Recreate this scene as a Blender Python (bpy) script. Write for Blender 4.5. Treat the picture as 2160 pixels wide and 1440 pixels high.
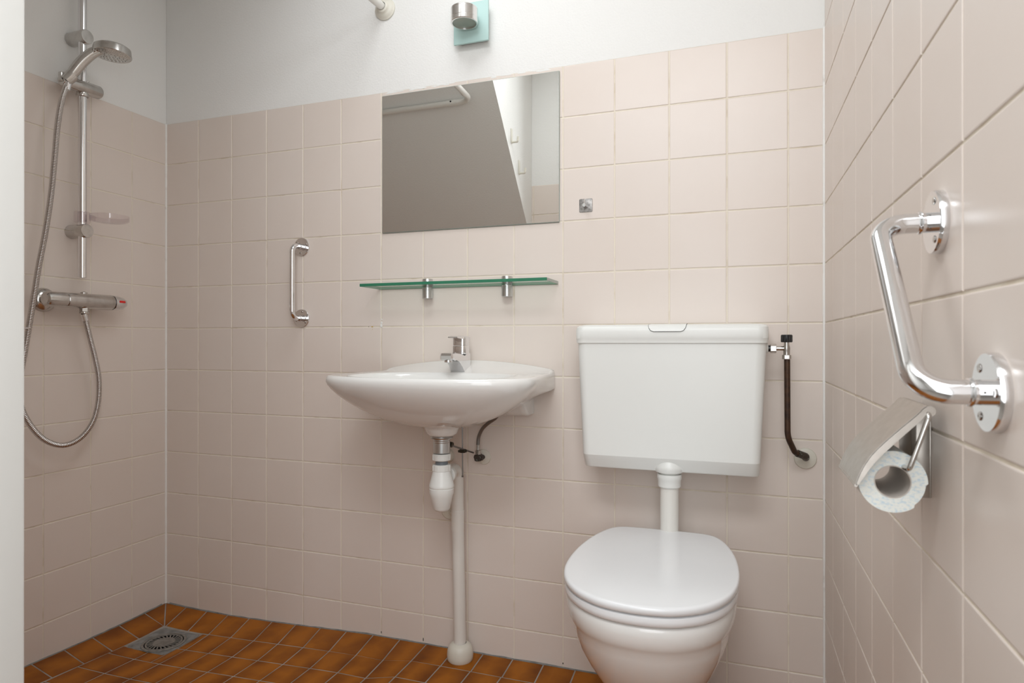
import bpy, bmesh, math, random
from mathutils import Vector, Matrix, Euler
random.seed(7)
S = bpy.context.scene
for o in list(bpy.data.objects): bpy.data.objects.remove(o)
C = S.collection
PI = math.pi

# ------------------------------------------------------------------ camera, light, exposure
cd = bpy.data.cameras.new('camera'); cam = bpy.data.objects.new('camera', cd); C.objects.link(cam)
cam.location = (2.00659, -1.82085, 0.9565)
cam.rotation_euler = (PI/2 + 0.00093, 0, 0.33701)
cd.sensor_width = 36; cd.lens = 36*1345.69/2160; cd.clip_start = 0.02
cd.dof.use_dof = True; cd.dof.focus_distance = 1.9; cd.dof.aperture_fstop = 9
S.camera = cam
W = bpy.data.worlds.new('world'); S.world = W; W.use_nodes = True
W.node_tree.nodes['Background'].inputs[0].default_value = (1, 1, 1, 1)
W.node_tree.nodes['Background'].inputs[1].default_value = 0.05

def area(name, loc, target, sx, sy, power, col):
    l = bpy.data.lights.new(name, 'AREA'); l.shape = 'RECTANGLE'; l.size = sx; l.size_y = sy
    l.energy = power; l.color = col
    o = bpy.data.objects.new(name, l); C.objects.link(o); o.location = loc
    o.rotation_euler = (Vector(target)-Vector(loc)).to_track_quat('-Z', 'Y').to_euler()
    return o
# light thrown down and forward from the hall ceiling just outside the door, and an added fill lamp behind the camera in the hall
LC = (0.965, 1.0, 1.035)
area('hall_ceiling_light', (1.75, -1.80, 2.42), (1.60, -1.0, 0.5), 0.95, 0.6, 18.5, LC)
area('hall_fill_light', (2.00, -2.00, 1.45), (0.35, -0.1, 1.25), 0.8, 1.7, 12.6, LC)
area('overhead_fill_light', (1.3, -.62, 2.44), (1.3, -.62, 0), .5, .5, 4.1, LC)  # invented overhead fill, brightens the soffit and the left side
S.view_settings.view_transform = 'Standard'; S.view_settings.look = 'None'
S.view_settings.gamma = 1; S.view_settings.use_curve_mapping = False
S.view_settings.exposure = 0.12

# ------------------------------------------------------------------ materials
def lin(c):
    return tuple((x/12.92 if x <= 0.04045 else ((x+0.055)/1.055)**2.4) for x in c)
def mat(name, col, rough=0.5, metal=0.0, spec=0.5, coat=0.0, bump=None, trans=0.0, var=None, rvar=None, ior=1.5):
    m = bpy.data.materials.new(name); m.use_nodes = True
    nt = m.node_tree; b = nt.nodes['Principled BSDF']
    b.inputs['Base Color'].default_value = (*col, 1)
    b.inputs['Roughness'].default_value = rough; b.inputs['Metallic'].default_value = metal
    b.inputs['Specular IOR Level'].default_value = spec
    b.inputs['Coat Weight'].default_value = coat; b.inputs['Coat Roughness'].default_value = 0.05
    b.inputs['Transmission Weight'].default_value = trans; b.inputs['IOR'].default_value = ior
    tc = nt.nodes.new('ShaderNodeTexCoord')
    if bump:
        sc, st, dist = bump
        n = nt.nodes.new('ShaderNodeTexNoise'); n.inputs['Scale'].default_value = sc; n.inputs['Detail'].default_value = 4
        bp = nt.nodes.new('ShaderNodeBump'); bp.inputs['Strength'].default_value = st; bp.inputs['Distance'].default_value = dist
        nt.links.new(tc.outputs['Object'], n.inputs['Vector']); nt.links.new(n.outputs[0], bp.inputs['Height'])
        nt.links.new(bp.outputs[0], b.inputs['Normal'])
    if var:
        sc, c2, lo, hi = var
        n = nt.nodes.new('ShaderNodeTexNoise'); n.inputs['Scale'].default_value = sc; n.inputs['Detail'].default_value = 5
        mr = nt.nodes.new('ShaderNodeMapRange'); mr.inputs[1].default_value = lo; mr.inputs[2].default_value = hi
        mx = nt.nodes.new('ShaderNodeMix'); mx.data_type = 'RGBA'
        mx.inputs[6].default_value = (*col, 1); mx.inputs[7].default_value = (*c2, 1)
        nt.links.new(tc.outputs['Object'], n.inputs['Vector']); nt.links.new(n.outputs[0], mr.inputs[0])
        nt.links.new(mr.outputs[0], mx.inputs[0]); nt.links.new(mx.outputs[2], b.inputs['Base Color'])
    if rvar:
        sc, lo, hi = rvar
        n = nt.nodes.new('ShaderNodeTexNoise'); n.inputs['Scale'].default_value = sc; n.inputs['Detail'].default_value = 6
        mr = nt.nodes.new('ShaderNodeMapRange'); mr.inputs[1].default_value = .35; mr.inputs[2].default_value = .65
        mr.inputs[3].default_value = lo; mr.inputs[4].default_value = hi
        nt.links.new(tc.outputs['Object'], n.inputs['Vector']); nt.links.new(n.outputs[0], mr.inputs[0])
        nt.links.new(mr.outputs[0], b.inputs['Roughness'])
    return m

M = {}
M['plaster'] = mat('white_plaster', (.87, .865, .84), .85, spec=.25, bump=(170, .32, .003))
M['tile'] = mat('pink_beige_tile', (.79, .70, .632), .32, spec=.4, var=(2.5, (.81, .73, .67), .35, .7), bump=(9, .06, .01))
M['grout'] = mat('cream_grout', (.86, .79, .67), .8, spec=.2, var=(14, (.66, .56, .43), .52, .75), bump=(120, .3, .002))
M['sealant'] = mat('white_sealant', (.93, .92, .89), .45, var=(25, (.60, .56, .50), .6, .8))
M['wood_paint'] = mat('white_gloss_paint', (.66, .655, .625), .42, bump=(40, .08, .003))
M['hall_paint'] = mat('hall_paint', (.88, .87, .84), .8)
M['ceramic'] = mat('white_ceramic', (.86, .855, .83), .08, coat=.3)
M['seat_white'] = mat('white_duroplast', (.87, .88, .89), .16, rvar=(30, .13, .2))
M['plastic'] = mat('white_plastic', (.85, .86, .83), .33, bump=(4, .05, .01))
M['plastic_cream'] = mat('cream_plastic', (.74, .71, .62), .4)
M['pipe_white'] = mat('white_pvc', (.82, .80, .75), .35)
M['pipe_grey'] = mat('grey_pvc', (.17, .19, .21), .4)
M['chrome'] = mat('chrome', (.80, .80, .81), .07, metal=1, rvar=(25, .08, .13))
M['chrome_worn'] = mat('worn_chrome', (.60, .585, .565), .16, metal=1, rvar=(60, .12, .24), var=(40, (.50, .48, .455), .45, .7))
M['steel'] = mat('brushed_steel', (.50, .465, .425), .36, metal=1, rvar=(80, .32, .42))
M['steel_dark'] = mat('dark_brass', (.10, .085, .065), .4, metal=.8, var=(90, (.05, .045, .03), .4, .6))
M['alu'] = mat('satin_aluminium', (.62, .63, .63), .3, metal=1)
M['copper'] = mat('aged_copper', (.085, .045, .026), .38, metal=.45, var=(60, (.04, .025, .02), .4, .7))
M['verdigris'] = mat('tarnished_fitting', (.07, .055, .045), .5, metal=.4, var=(120, (.25, .32, .27), .58, .7))
M['black'] = mat('black_plastic', (.012, .012, .013), .25)
M['black_hole'] = mat('dark_void', (.004, .004, .004), .9, spec=.0)
M['red'] = mat('red_plastic', (.75, .02, .015), .35)
M['mirror'] = mat('mirror_silver', (.88, .89, .875), .004, metal=1)
M['mirror_edge'] = mat('mirror_edge', (.30, .36, .33), .3)
M['glass_green'] = mat('glass_edge_green', (.035, .21, .12), .12, coat=.4)
M['lamp_glass'] = mat('frosted_aqua_glass', (.50, .70, .67), .5, spec=.3)
M['lens'] = mat('lamp_lens', (.30, .34, .29), .3)
M['cement'] = mat('grey_cement', (.27, .265, .25), .8, var=(40, (.18, .175, .165), .4, .65), bump=(90, .6, .004))
M['floor_grout'] = mat('grey_floor_grout', (.40, .365, .33), .85, var=(12, (.30, .265, .23), .4, .6), bump=(140, .4, .002))
M['grate'] = mat('dull_grate', (.30, .285, .26), .5, metal=.4, var=(70, (.22, .21, .19), .4, .6))
M['cardboard'] = mat('core_cardboard', (.55, .50, .45), .85)
M['steel_plate'] = mat('dull_steel_plate', (.30, .285, .27), .42, metal=1, var=(150, (.20, .19, .18), .45, .6))
M['turned'] = mat('turned_aluminium', (.80, .79, .78), .22, metal=1)
M['hose'] = mat('hose_metal', (.60, .58, .565), .16, metal=1)
M['braid'] = mat('dark_braid', (.24, .23, .22), .35, metal=.9)

# floor tile: flamed brown glaze, tile by tile (uv = position within each tile)
m = bpy.data.materials.new('brown_floor_tile'); m.use_nodes = True; nt = m.node_tree; b = nt.nodes['Principled BSDF']
uv = nt.nodes.new('ShaderNodeUVMap'); uv.uv_map = 'UVMap'
sx = nt.nodes.new('ShaderNodeSeparateXYZ'); nt.links.new(uv.outputs[0], sx.inputs[0])
tcn = nt.nodes.new('ShaderNodeTexCoord')
n1 = nt.nodes.new('ShaderNodeTexNoise'); n1.inputs['Scale'].default_value = 13; n1.inputs['Detail'].default_value = 3
nt.links.new(tcn.outputs['Object'], n1.inputs['Vector'])
fr = nt.nodes.new('ShaderNodeMath'); fr.operation = 'FRACT'; nt.links.new(sx.outputs[0], fr.inputs[0])
pp = nt.nodes.new('ShaderNodeMath'); pp.operation = 'PINGPONG'; pp.inputs[1].default_value = .5; nt.links.new(fr.outputs[0], pp.inputs[0])
ad = nt.nodes.new('ShaderNodeMath'); ad.operation = 'ADD'; nt.links.new(pp.outputs[0], ad.inputs[0]); nt.links.new(n1.outputs[0], ad.inputs[1])
mr = nt.nodes.new('ShaderNodeMapRange'); mr.inputs[1].default_value = .45; mr.inputs[2].default_value = 1.0
nt.links.new(ad.outputs[0], mr.inputs[0])
mx = nt.nodes.new('ShaderNodeMix'); mx.data_type = 'RGBA'
mx.inputs[6].default_value = (.20, .056, .004, 1); mx.inputs[7].default_value = (.40, .130, .009, 1)
nt.links.new(mr.outputs[0], mx.inputs[0]); nt.links.new(mx.outputs[2], b.inputs['Base Color'])
b.inputs['Roughness'].default_value = .42; b.inputs['Specular IOR Level'].default_value = .13
M['floor_tile'] = m

# clear shelf glass
def clear(name, tint, fac, rough=.03):
    m = bpy.data.materials.new(name); m.use_nodes = True; nt = m.node_tree; nt.nodes.clear()
    out = nt.nodes.new('ShaderNodeOutputMaterial'); mix = nt.nodes.new('ShaderNodeMixShader')
    t = nt.nodes.new('ShaderNodeBsdfTransparent'); t.inputs[0].default_value = (*tint, 1)
    g = nt.nodes.new('ShaderNodeBsdfGlossy'); g.inputs['Roughness'].default_value = rough; g.inputs[0].default_value = (.9, .9, .9, 1)
    f = nt.nodes.new('ShaderNodeLayerWeight'); f.inputs['Blend'].default_value = .5
    p = nt.nodes.new('ShaderNodeMath'); p.operation = 'POWER'; p.inputs[1].default_value = 4
    mm = nt.nodes.new('ShaderNodeMath'); mm.operation = 'MULTIPLY_ADD'; mm.inputs[1].default_value = .45; mm.inputs[2].default_value = .04+fac
    nt.links.new(f.outputs['Facing'], p.inputs[0]); nt.links.new(p.outputs[0], mm.inputs[0]); nt.links.new(mm.outputs[0], mix.inputs[0])
    nt.links.new(t.outputs[0], mix.inputs[1]); nt.links.new(g.outputs[0], mix.inputs[2]); nt.links.new(mix.outputs[0], out.inputs[0])
    return m
M['glass'] = clear('clear_green_glass', (.95, .985, .965), .0)
M['clear_plastic'] = clear('clear_plastic', (.95, .93, .94), .02, .08)

# toilet paper: recycled paper with bluish flecks
m = mat('flecked_paper', (.78, .80, .77), .9, spec=.1); nt = m.node_tree; b = nt.nodes['Principled BSDF']
tcn = nt.nodes.new('ShaderNodeTexCoord'); mp = nt.nodes.new('ShaderNodeMapping'); mp.inputs['Scale'].default_value = (1, .2, 1.6)
n = nt.nodes.new('ShaderNodeTexNoise'); n.inputs['Scale'].default_value = 260; n.inputs['Detail'].default_value = 4
r = nt.nodes.new('ShaderNodeValToRGB'); r.color_ramp.elements[0].position = .47; r.color_ramp.elements[0].color = (.82, .83, .78, 1)
r.color_ramp.elements[1].position = .74; r.color_ramp.elements[1].color = (.52, .65, .74, 1)
nt.links.new(tcn.outputs['Object'], mp.inputs[0]); nt.links.new(mp.outputs[0], n.inputs['Vector']); nt.links.new(n.outputs[0], r.inputs[0])
nt.links.new(r.outputs[0], b.inputs['Base Color'])
M['paper'] = m

# ------------------------------------------------------------------ helpers
def NB(): return bmesh.new()
def obj(name, bm, m, parent=None, loc=None, rot=None, smooth=True, angle=35, label=None):
    bmesh.ops.recalc_face_normals(bm, faces=bm.faces)
    me = bpy.data.meshes.new(name); bm.to_mesh(me); bm.free()
    for x in (m if isinstance(m, (list, tuple)) else [m]): me.materials.append(x)
    if smooth:
        me.shade_smooth(); me.set_sharp_from_angle(angle=math.radians(angle))
    o = bpy.data.objects.new(name, me); C.objects.link(o)
    if parent: o.parent = parent
    if loc: o.location = loc
    if rot: o.rotation_euler = rot
    if label: o['label'] = label
    return o
def thing(name, label, cat, loc=(0, 0, 0), rot=(0, 0, 0), group=None):
    o = bpy.data.objects.new(name, None); C.objects.link(o); o.location = loc; o.rotation_euler = rot
    o.empty_display_size = .05
    o['label'] = label; o['category'] = cat
    if group: o['group'] = group
    return o
def tag(o, label, cat, group=None):
    o['label'] = label; o['category'] = cat
    if group: o['group'] = group
    return o
def struct(o, label=None):
    o['kind'] = 'structure'
    if label: o['label'] = label
    return o
def box(bm, x0, x1, y0, y1, z0, z1, bev=0, seg=2, mi=0):
    vs = [bm.verts.new((x, y, z)) for x in (x0, x1) for y in (y0, y1) for z in (z0, z1)]
    F = []
    for f in ((0, 1, 3, 2), (4, 6, 7, 5), (0, 4, 5, 1), (2, 3, 7, 6), (0, 2, 6, 4), (1, 5, 7, 3)):
        fc = bm.faces.new([vs[i] for i in f]); fc.material_index = mi; F.append(fc)
    if bev:
        ed = list({e for f in F for e in f.edges})
        r = bmesh.ops.bevel(bm, geom=ed, offset=bev, segments=seg, affect='EDGES', profile=.5)
        for f in r['faces']: f.material_index = mi
    return vs
def axis_mat(d):
    d = Vector(d).normalized(); q = Vector((0, 0, 1)).rotation_difference(d); return q.to_matrix()
def lathe(bm, prof, origin=(0, 0, 0), axis=(0, 0, 1), n=32, mi=0, sx=1, sy=1):
    """prof: list of (radius, height) along axis, r=0 ends are closed"""
    R = axis_mat(axis); o = Vector(origin); rings = []
    for r, h in prof:
        if r < 1e-7: rings.append([bm.verts.new(o + R @ Vector((0, 0, h)))])
        else: rings.append([bm.verts.new(o + R @ Vector((r*sx*math.cos(2*PI*i/n), r*sy*math.sin(2*PI*i/n), h))) for i in range(n)])
    for a, b in zip(rings, rings[1:]):
        if len(a) == 1 and len(b) == 1: continue
        for i in range(n):
            j = (i+1) % n
            if len(a) == 1: f = bm.faces.new((a[0], b[i], b[j]))
            elif len(b) == 1: f = bm.faces.new((a[i], a[j], b[0]))
            else: f = bm.faces.new((a[i], a[j], b[j], b[i]))
            f.material_index = mi
    return rings
def cyl(bm, p0, p1, r, n=24, bev=0.0, mi=0):
    p0 = Vector(p0); p1 = Vector(p1); L = (p1-p0).length
    pr = [(0, 0), (r-bev, 0), (r, bev), (r, L-bev), (r-bev, L), (0, L)] if bev else [(0, 0), (r, 0), (r, L), (0, L)]
    lathe(bm, pr, p0, p1-p0, n, mi)
def tube(bm, pts, rad, n=12, cap=True, mi=0):
    pts = [Vector(p) for p in pts]; m = len(pts)
    T = []
    for i in range(m):
        a = pts[max(i-1, 0)]; b = pts[min(i+1, m-1)]; T.append((b-a).normalized())
    up = Vector((0, 0, 1)) if abs(T[0].z) < .9 else Vector((1, 0, 0))
    N = (up - T[0]*up.dot(T[0])).normalized(); rings = []
    for i in range(m):
        N = (N - T[i]*N.dot(T[i])).normalized(); B = T[i].cross(N)
        r = rad[i] if isinstance(rad, (list, tuple)) else rad
        rings.append([bm.verts.new(pts[i] + (N*math.cos(2*PI*k/n) + B*math.sin(2*PI*k/n))*r) for k in range(n)])
    for a, b in zip(rings, rings[1:]):
        for i in range(n):
            f = bm.faces.new((a[i], a[(i+1) % n], b[(i+1) % n], b[i])); f.material_index = mi
    if cap:
        for r in (rings[0], rings[-1]): f = bm.faces.new(r); f.material_index = mi
    return rings
def fillet(pts, r, seg=8):
    """polyline with rounded corners"""
    pts = [Vector(p) for p in pts]; out = [pts[0]]
    for i in range(1, len(pts)-1):
        p = pts[i]; a = pts[i-1]-p; b = pts[i+1]-p
        ra = r[i-1] if isinstance(r, (list, tuple)) else r
        ang = a.angle(b); d = min(ra/math.tan(ang/2), a.length*.49, b.length*.49); rr = d*math.tan(ang/2)
        a.normalize(); b.normalize(); c = p + (a+b).normalized()*(rr/math.sin(ang/2))
        v0 = p+a*d-c; v1 = p+b*d-c; tot = v0.angle(v1)
        ax = v0.cross(v1).normalized()
        for k in range(seg+1): out.append(c + Matrix.Rotation(tot*k/seg, 3, ax) @ v0)
    out.append(pts[-1]); return out
def spline(pts, n=12):
    P = [Vector(p) for p in pts]; out = []
    for i in range(len(P)-1):
        p0 = P[max(i-1, 0)]; p1 = P[i]; p2 = P[i+1]; p3 = P[min(i+2, len(P)-1)]
        for k in range(n):
            t = k/n; out.append(.5*((2*p1)+(p2-p0)*t+(2*p0-5*p1+4*p2-p3)*t*t+(3*p1-p0-3*p2+p3)*t**3))
    out.append(P[-1]); return out
def loft(bm, rings, cap0=True, cap1=True, mi=0):
    R = [[bm.verts.new(v) for v in r] for r in rings]; n = len(R[0])
    for a, b in zip(R, R[1:]):
        for i in range(n):
            f = bm.faces.new((a[i], a[(i+1) % n], b[(i+1) % n], b[i])); f.material_index = mi
    if cap0: f = bm.faces.new(R[0]); f.material_index = mi
    if cap1: f = bm.faces.new(R[-1]); f.material_index = mi
    return R
def hexnut(bm, p0, p1, r, mi=0):
    cyl(bm, p0, p1, r, 6, r*.08, mi)

# ------------------------------------------------------------------ room
P = 0.1525; Z0 = 1.769; XR = 2.2243; YF = -1.36; ZC = 2.45
C1 = 0.1549; EL = 0.1422; ER = 0.1446; G = .0018
def tiles(bm, us, vs, face, depth=.004, mi=2):
    """raised bevelled tiles between the grout lines us x vs; face(u, v, d) -> xyz, d = height over grout"""
    for u0, u1 in zip(us, us[1:]):
        for v0, v1 in zip(vs, vs[1:]):
            a0, a1, b0, b1 = u0+G, u1-G, v0+G, v1-G
            j = [random.uniform(-.00022, .00022) for _ in range(4)]
            bv = .0019; rings = []
            for k, (ins, h) in enumerate(((0, -.0006), (0, .0008), (bv*.35, .00135), (bv, .0016))):
                q = ((a0+ins, b0+ins), (a1-ins, b0+ins), (a1-ins, b1-ins), (a0+ins, b1-ins))
                rings.append([bm.verts.new(face(u, v, h+(j[i] if h > 0 else 0))) for i, (u, v) in enumerate(q)])
            for A, B in zip(rings, rings[1:]):
                for i in range(4):
                    f = bm.faces.new((A[i], A[(i+1) % 4], B[(i+1) % 4], B[i])); f.material_index = mi
            f = bm.faces.new(rings[-1]); f.material_index = mi
rows = [Z0 - k*P for k in range(12)] + [Z0-12*P+.02]
rows = rows[::-1]
# back wall: plaster slab, grout bed, tiles
cols = [0] + [C1+k*P for k in range(14)] + [XR]
bm = NB(); box(bm, -.12, XR+.12, .0016, .12, -.12, ZC+.1)
box(bm, 0, XR, .0016, .003, -.08, Z0, mi=1)
for f in bm.faces: pass
box(bm, 0, XR, .0009, .002, Z0-.001, ZC, mi=0)
vmn = box(bm, 0, XR, .0014, .003, -.08, Z0-.0005, mi=1)
tiles(bm, cols, rows, lambda u, v, d: (u, .0014-d, v))
def blob(x, z, rx, rz, mi, h=.0008):
    lathe(bm, [(1, 0), (.75, h*.7), (0, h)], (x, .0000, z), (0, -1, 0), 9, mi, rx, rz)
for x, z, rx, rz, mi in ((.9182, 1.0195, .0035, .0045, 0), (.9172, 1.0095, .0045, .006, 0), (.9190, 1.0300, .0022, .0028, 0), (.8835, 1.0068, .0035, .0016, 3), (.884, .9985, .0012, .0012, 3), (.870, 1.0072, .0012, .0009, 4)):
    blob(x, z, rx, rz, mi)
for k in range(26):
    x = random.uniform(.93, 1.50); blob(x, Z0-.003+random.uniform(-.003, .001), random.uniform(.006, .02), random.uniform(.0015, .003), 0, .0006)
for cx_, rz_ in ((5, .008), (6, .012), (7, .006), (9, .006)):
    blob(C1+cx_*P, .012+.002*rz_, .0012, rz_*.5, 4, .0004)
wb = struct(obj('wall_back', bm, [M['plaster'], M['grout'], M['tile'], mat('yellow_stain', (.62, .42, .08), .6), M['black_hole']], smooth=False), 'back wall with pink-beige tiles below white plaster')
# left wall
cols = [-2.6 if False else -(EL+k*P) for k in range(8, -1, -1)] + [0]
cols = [YF] + cols
bm = NB(); box(bm, -.12, -.0014, YF-.1, .1, -.12, ZC+.1)
box(bm, -.004, -.0007, YF, 0, Z0-.001, ZC, mi=0)
box(bm, -.004, -.0012, YF, 0, -.08, Z0-.0005, mi=1)
tiles(bm, cols, rows, lambda u, v, d: (-.0012+d, u, v))
struct(obj('wall_left', bm, [M['plaster'], M['grout'], M['tile']], smooth=False), 'left wall of the shower corner, tiled below white plaster')
# right wall, tiled up to the ceiling
cols = [YF] + [-(ER+k*P) for k in range(7, -1, -1)] + [0]
rr = [rows[0]] + rows[1:] + [Z0+P*k for k in range(1, 5)] + [ZC]
bm = NB(); box(bm, XR+.0014, XR+.12, YF-.1, .1, -.12, ZC+.1)
box(bm, XR+.0012, XR+.004, YF, 0, -.08, ZC, mi=1)
tiles(bm, cols, rr, lambda u, v, d: (XR+.0012-d, u, v))
struct(obj('wall_right', bm, [M['plaster'], M['grout'], M['tile']], smooth=False), 'right wall tiled up to the ceiling')
# front wall with the doorway (camera looks in through it)
DX0, DX1, DZ = 1.2885, XR, 2.40
bm = NB()
box(bm, -.1, DX0-.02, YF-.1, YF-.0014, -.1, ZC+.1)
box(bm, DX0-.02, DX1+.02, YF-.1, YF-.0014, DZ+.02, ZC+.1)
box(bm, DX1+.02, XR+.1, YF-.1, YF-.0014, -.1, ZC+.1)
box(bm, 0, DX0-.075, YF-.002, YF-.0012, -.08, Z0-.0005, mi=1)
fc = [0] + [.10+k*P for k in range(8)] + [DX0-.075]
tiles(bm, fc, rows, lambda u, v, d: (u, YF-.0012+d, v))
struct(obj('wall_front', bm, [M['plaster'], M['grout'], M['tile']], smooth=False), 'front wall beside the doorway, tiled below plaster')
# door frame
bm = NB()
box(bm, DX0-.02, DX0, YF-.115, YF+.012, -.03, DZ, .003)
box(bm, DX0-.07, DX0-.004, YF-.0005, YF+.014, -.03, DZ+.06, .004)
box(bm, DX0, DX1+.02, YF-.115, YF+.012, DZ, DZ+.02, .003)
struct(obj('trim_1', bm, M['wood_paint']), 'white painted door frame at the left edge')
# ceiling
bm = NB(); box(bm, -.12, XR+.12, YF-.1, .12, ZC, ZC+.1)
struct(obj('ceiling', bm, M['plaster'], smooth=False))
# mass of the staircase above the shower corner: sloping underside and white side face (seen in the mirror)
SX = 1.005
def sof(y): return 2.111+1.13*(y+.786)
yt = -.786+(ZC-2.111)/1.13
bm = NB()
pr = [(YF-.0, sof(YF)), (yt, ZC), (YF-.0, ZC)]
a = [bm.verts.new((.0, y, z)) for y, z in pr]; b = [bm.verts.new((SX, y, z)) for y, z in pr]
bm.faces.new(a); bm.faces.new(b)
for i in range(3): bm.faces.new((a[i], a[(i+1) % 3], b[(i+1) % 3], b[i]))
struct(obj('wall_stair', bm, M['plaster'], smooth=False), 'white underside and side of the stairs over the shower corner')
# sealant in the corners
for nme, x, s in (('trim_2', 0, 1), ('trim_3', XR, -1)):
    bm = NB(); pts = []
    for k in range(120):
        z = -.02 + (Z0+.02)*k/119; pts.append((x+s*.0012, -.0012, z))
    tube(bm, pts, [.0040+random.uniform(-.0005, .0006) for _ in pts], 8)
    struct(obj(nme, bm, M['sealant']), 'white sealant bead in the wall corner')
# hall behind the camera
bm = NB()
box(bm, .55, .65, -3.4, YF-.1, -.1, ZC+.1); box(bm, 2.75, 2.85, -3.4, YF-.1, -.1, ZC+.1)
box(bm, .55, 2.85, -3.4, -3.3, -.1, ZC+.1)
struct(obj('wall_hall', bm, M['hall_paint'], smooth=False), 'pale hall walls outside the bathroom door')
bm = NB(); box(bm, .65, 2.75, -3.3, YF-.1, ZC, ZC+.1); struct(obj('ceiling_hall', bm, M['hall_paint'], smooth=False))

# ------------------------------------------------------------------ floor
def hz(x, y):
    d = max(.085, math.hypot(x-.24, y+.23)); return min(0, -.03+.045*d)
bm = NB(); uvl = bm.loops.layers.uv.new('UVMap')
nx, ny = 46, 60
g = [[bm.verts.new((XR*i/nx, -3.3+3.3*j/ny, hz(XR*i/nx, -3.3+3.3*j/ny)-.0002)) for j in range(ny+1)] for i in range(nx+1)]
for i in range(nx):
    for j in range(ny): bm.faces.new((g[i][j], g[i+1][j], g[i+1][j+1], g[i][j+1]))
box(bm, .6, 2.8, -3.35, YF-.02, -.1, -.002)
box(bm, -.05, XR+.05, -1.46, .05, -.16, -.06)
def ftile(q):
    """quad of 2D corners, inset for the grout, laid on the sloping floor"""
    c = Vector((sum(p[0] for p in q)/4, sum(p[1] for p in q)/4))
    pts = []
    n = 4
    Q = [Vector(p) for p in q]
    area2 = sum(Q[i].x*Q[(i+1) % 4].y-Q[(i+1) % 4].x*Q[i].y for i in range(4))
    if area2 < 0: Q = Q[::-1]
    def inset(d):
        out = []
        for i in range(4):
            a = Q[i-1]; p = Q[i]; b = Q[(i+1) % 4]
            e1 = (p-a).normalized(); e2 = (b-p).normalized()
            n1 = Vector((-e1.y, e1.x)); n2 = Vector((-e2.y, e2.x))
            den = 1+n1.dot(n2)
            out.append(p+(n1+n2)*d/max(den, .3))
        return out
    uo, vo = random.random()*.35, random.random()
    rings = []
    for d, h in ((.0021, -.001), (.0021, .0003), (.0026, .0007), (.0036, .001)):
        rings.append([bm.verts.new((p.x, p.y, hz(p.x, p.y)+h)) for p in inset(d)])
    fs = []
    for A, B in zip(rings, rings[1:]):
        for i in range(4): fs.append(bm.faces.new((A[i], A[(i+1) % 4], B[(i+1) % 4], B[i])))
    fs.append(bm.faces.new(rings[-1]))
    lo = Vector((min(p.x for p in Q), min(p.y for p in Q))); hi = Vector((max(p.x for p in Q), max(p.y for p in Q)))
    for f in fs:
        f.material_index = 1
        for l in f.loops:
            l[uvl].uv = ((l.vert.co.x-lo.x)/(hi.x-lo.x)*.9+uo-.15, (l.vert.co.y-lo.y)/(hi.y-lo.y)+vo)
pb = .0965
Wl = [.1015, .198, .294, .389, .487, .585, .686, .788, .890, .988, 1.083]
Rr = [(.150, -.137), (.250, -.139), (.338, -.137), (.4305, -.137), (.5245, -.137), (.6195, -.137), (.717, -.136), (.8143, -.138), (.9115, -.139), (1.0056, -.139), (1.0876, -.1135)]
k = 0
while Wl[-1] < XR-.02:
    Wl.append(Wl[-1]+.0965); Rr.append((Rr[-1][0]+.0965, -.1115))
Wl[-1] = XR; Rr[-1] = (XR, -.1115)
for i in range(len(Wl)-1):
    ftile([(Wl[i], -.004), (Wl[i+1], -.004), Rr[i+1], Rr[i]])
ftile([(.003, -.003), (.1015, -.004), (.150, -.137), (.144, -.137)])
Ly = [-.0934, -.1946, -.2903, -.3843, -.4843]
Lc = [(.142, -.137), (.142, -.235), (.1415, -.3294), (.139, -.4214), (.136, -.5153)]
while Ly[-1] > YF+.02: Ly.append(Ly[-1]-.097); Lc.append((.136, Lc[-1][1]-.097))
for i in range(len(Ly)-1):
    ftile([(.004, Ly[i]), Lc[i], Lc[i+1], (.004, Ly[i+1])])
ftile([(.003, -.003), (.144, -.137), (.140, -.139), (.004, -.0934)])
X = [.140, .250, .351, .444, .538, .6335, .7275, .824, .919, 1.0124]
Yr = [-.137, -.2445, -.343, -.4415]
while Yr[-1] > YF: Yr.append(Yr[-1]-.0975)
DQ = (.142, .316, -.290, -.140)
for j in range(len(Yr)-1):
    for i in range(len(X)-1):
        x0, x1, y1, y0 = X[i], X[i+1], Yr[j], Yr[j+1]
        if x0 < .3 and y1 > -.28 and j < 1 and i < 2: continue
        if i == 2 and j == 0:
            ftile([(.351, -.2445), (.444, -.2445), (.4305, -.137), (.34, -.137)]); continue
        if j == 1 and i == 0: ftile([(.142, -.29), (.25, -.29), (.25, y0), (.141, y0)]); continue
        if j == 1 and i == 1:
            ftile([(.25, -.29), (.316, -.29), (.316, y0), (.25, y0)]); ftile([(.316, -.2445), (.351, -.2445), (.351, y0), (.316, y0)]); continue
        xa = Rr[i+1][0] if j == 0 and i >= 3 else x0
        xb = Rr[i+2][0] if j == 0 and i >= 3 else x1
        if j == 0 and i >= 3: xa, xb = Rr[i][0], Rr[i+1][0]
        ftile([(x0, y0), (x1, y0), (xb, y1), (xa, y1)])
ftile([(.316, -.14), (.338, -.14), (.351, -.2445), (.318, -.2445)])
X2 = [1.0124, 1.088]
while X2[-1] < XR-.02: X2.append(X2[-1]+.0955)
X2[-1] = XR
for j in range(len(Yr)-1):
    ya, yb = -.1115-.0985*j, -.1115-.0985*(j+1)
    for i in range(len(X2)-1):
        if i == 0: ftile([(1.0124, Yr[j+1]), (1.088, yb-.0005), (1.0876, ya), (1.0124 if j else 1.0056, Yr[j])])
        else: ftile([(X2[i], yb), (X2[i+1], yb), (X2[i+1], ya), (X2[i], ya)])
struct(obj('floor', bm, [M['floor_grout'], M['floor_tile']], smooth=False), 'small brown-orange glazed floor tiles sloping to a drain')
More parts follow.
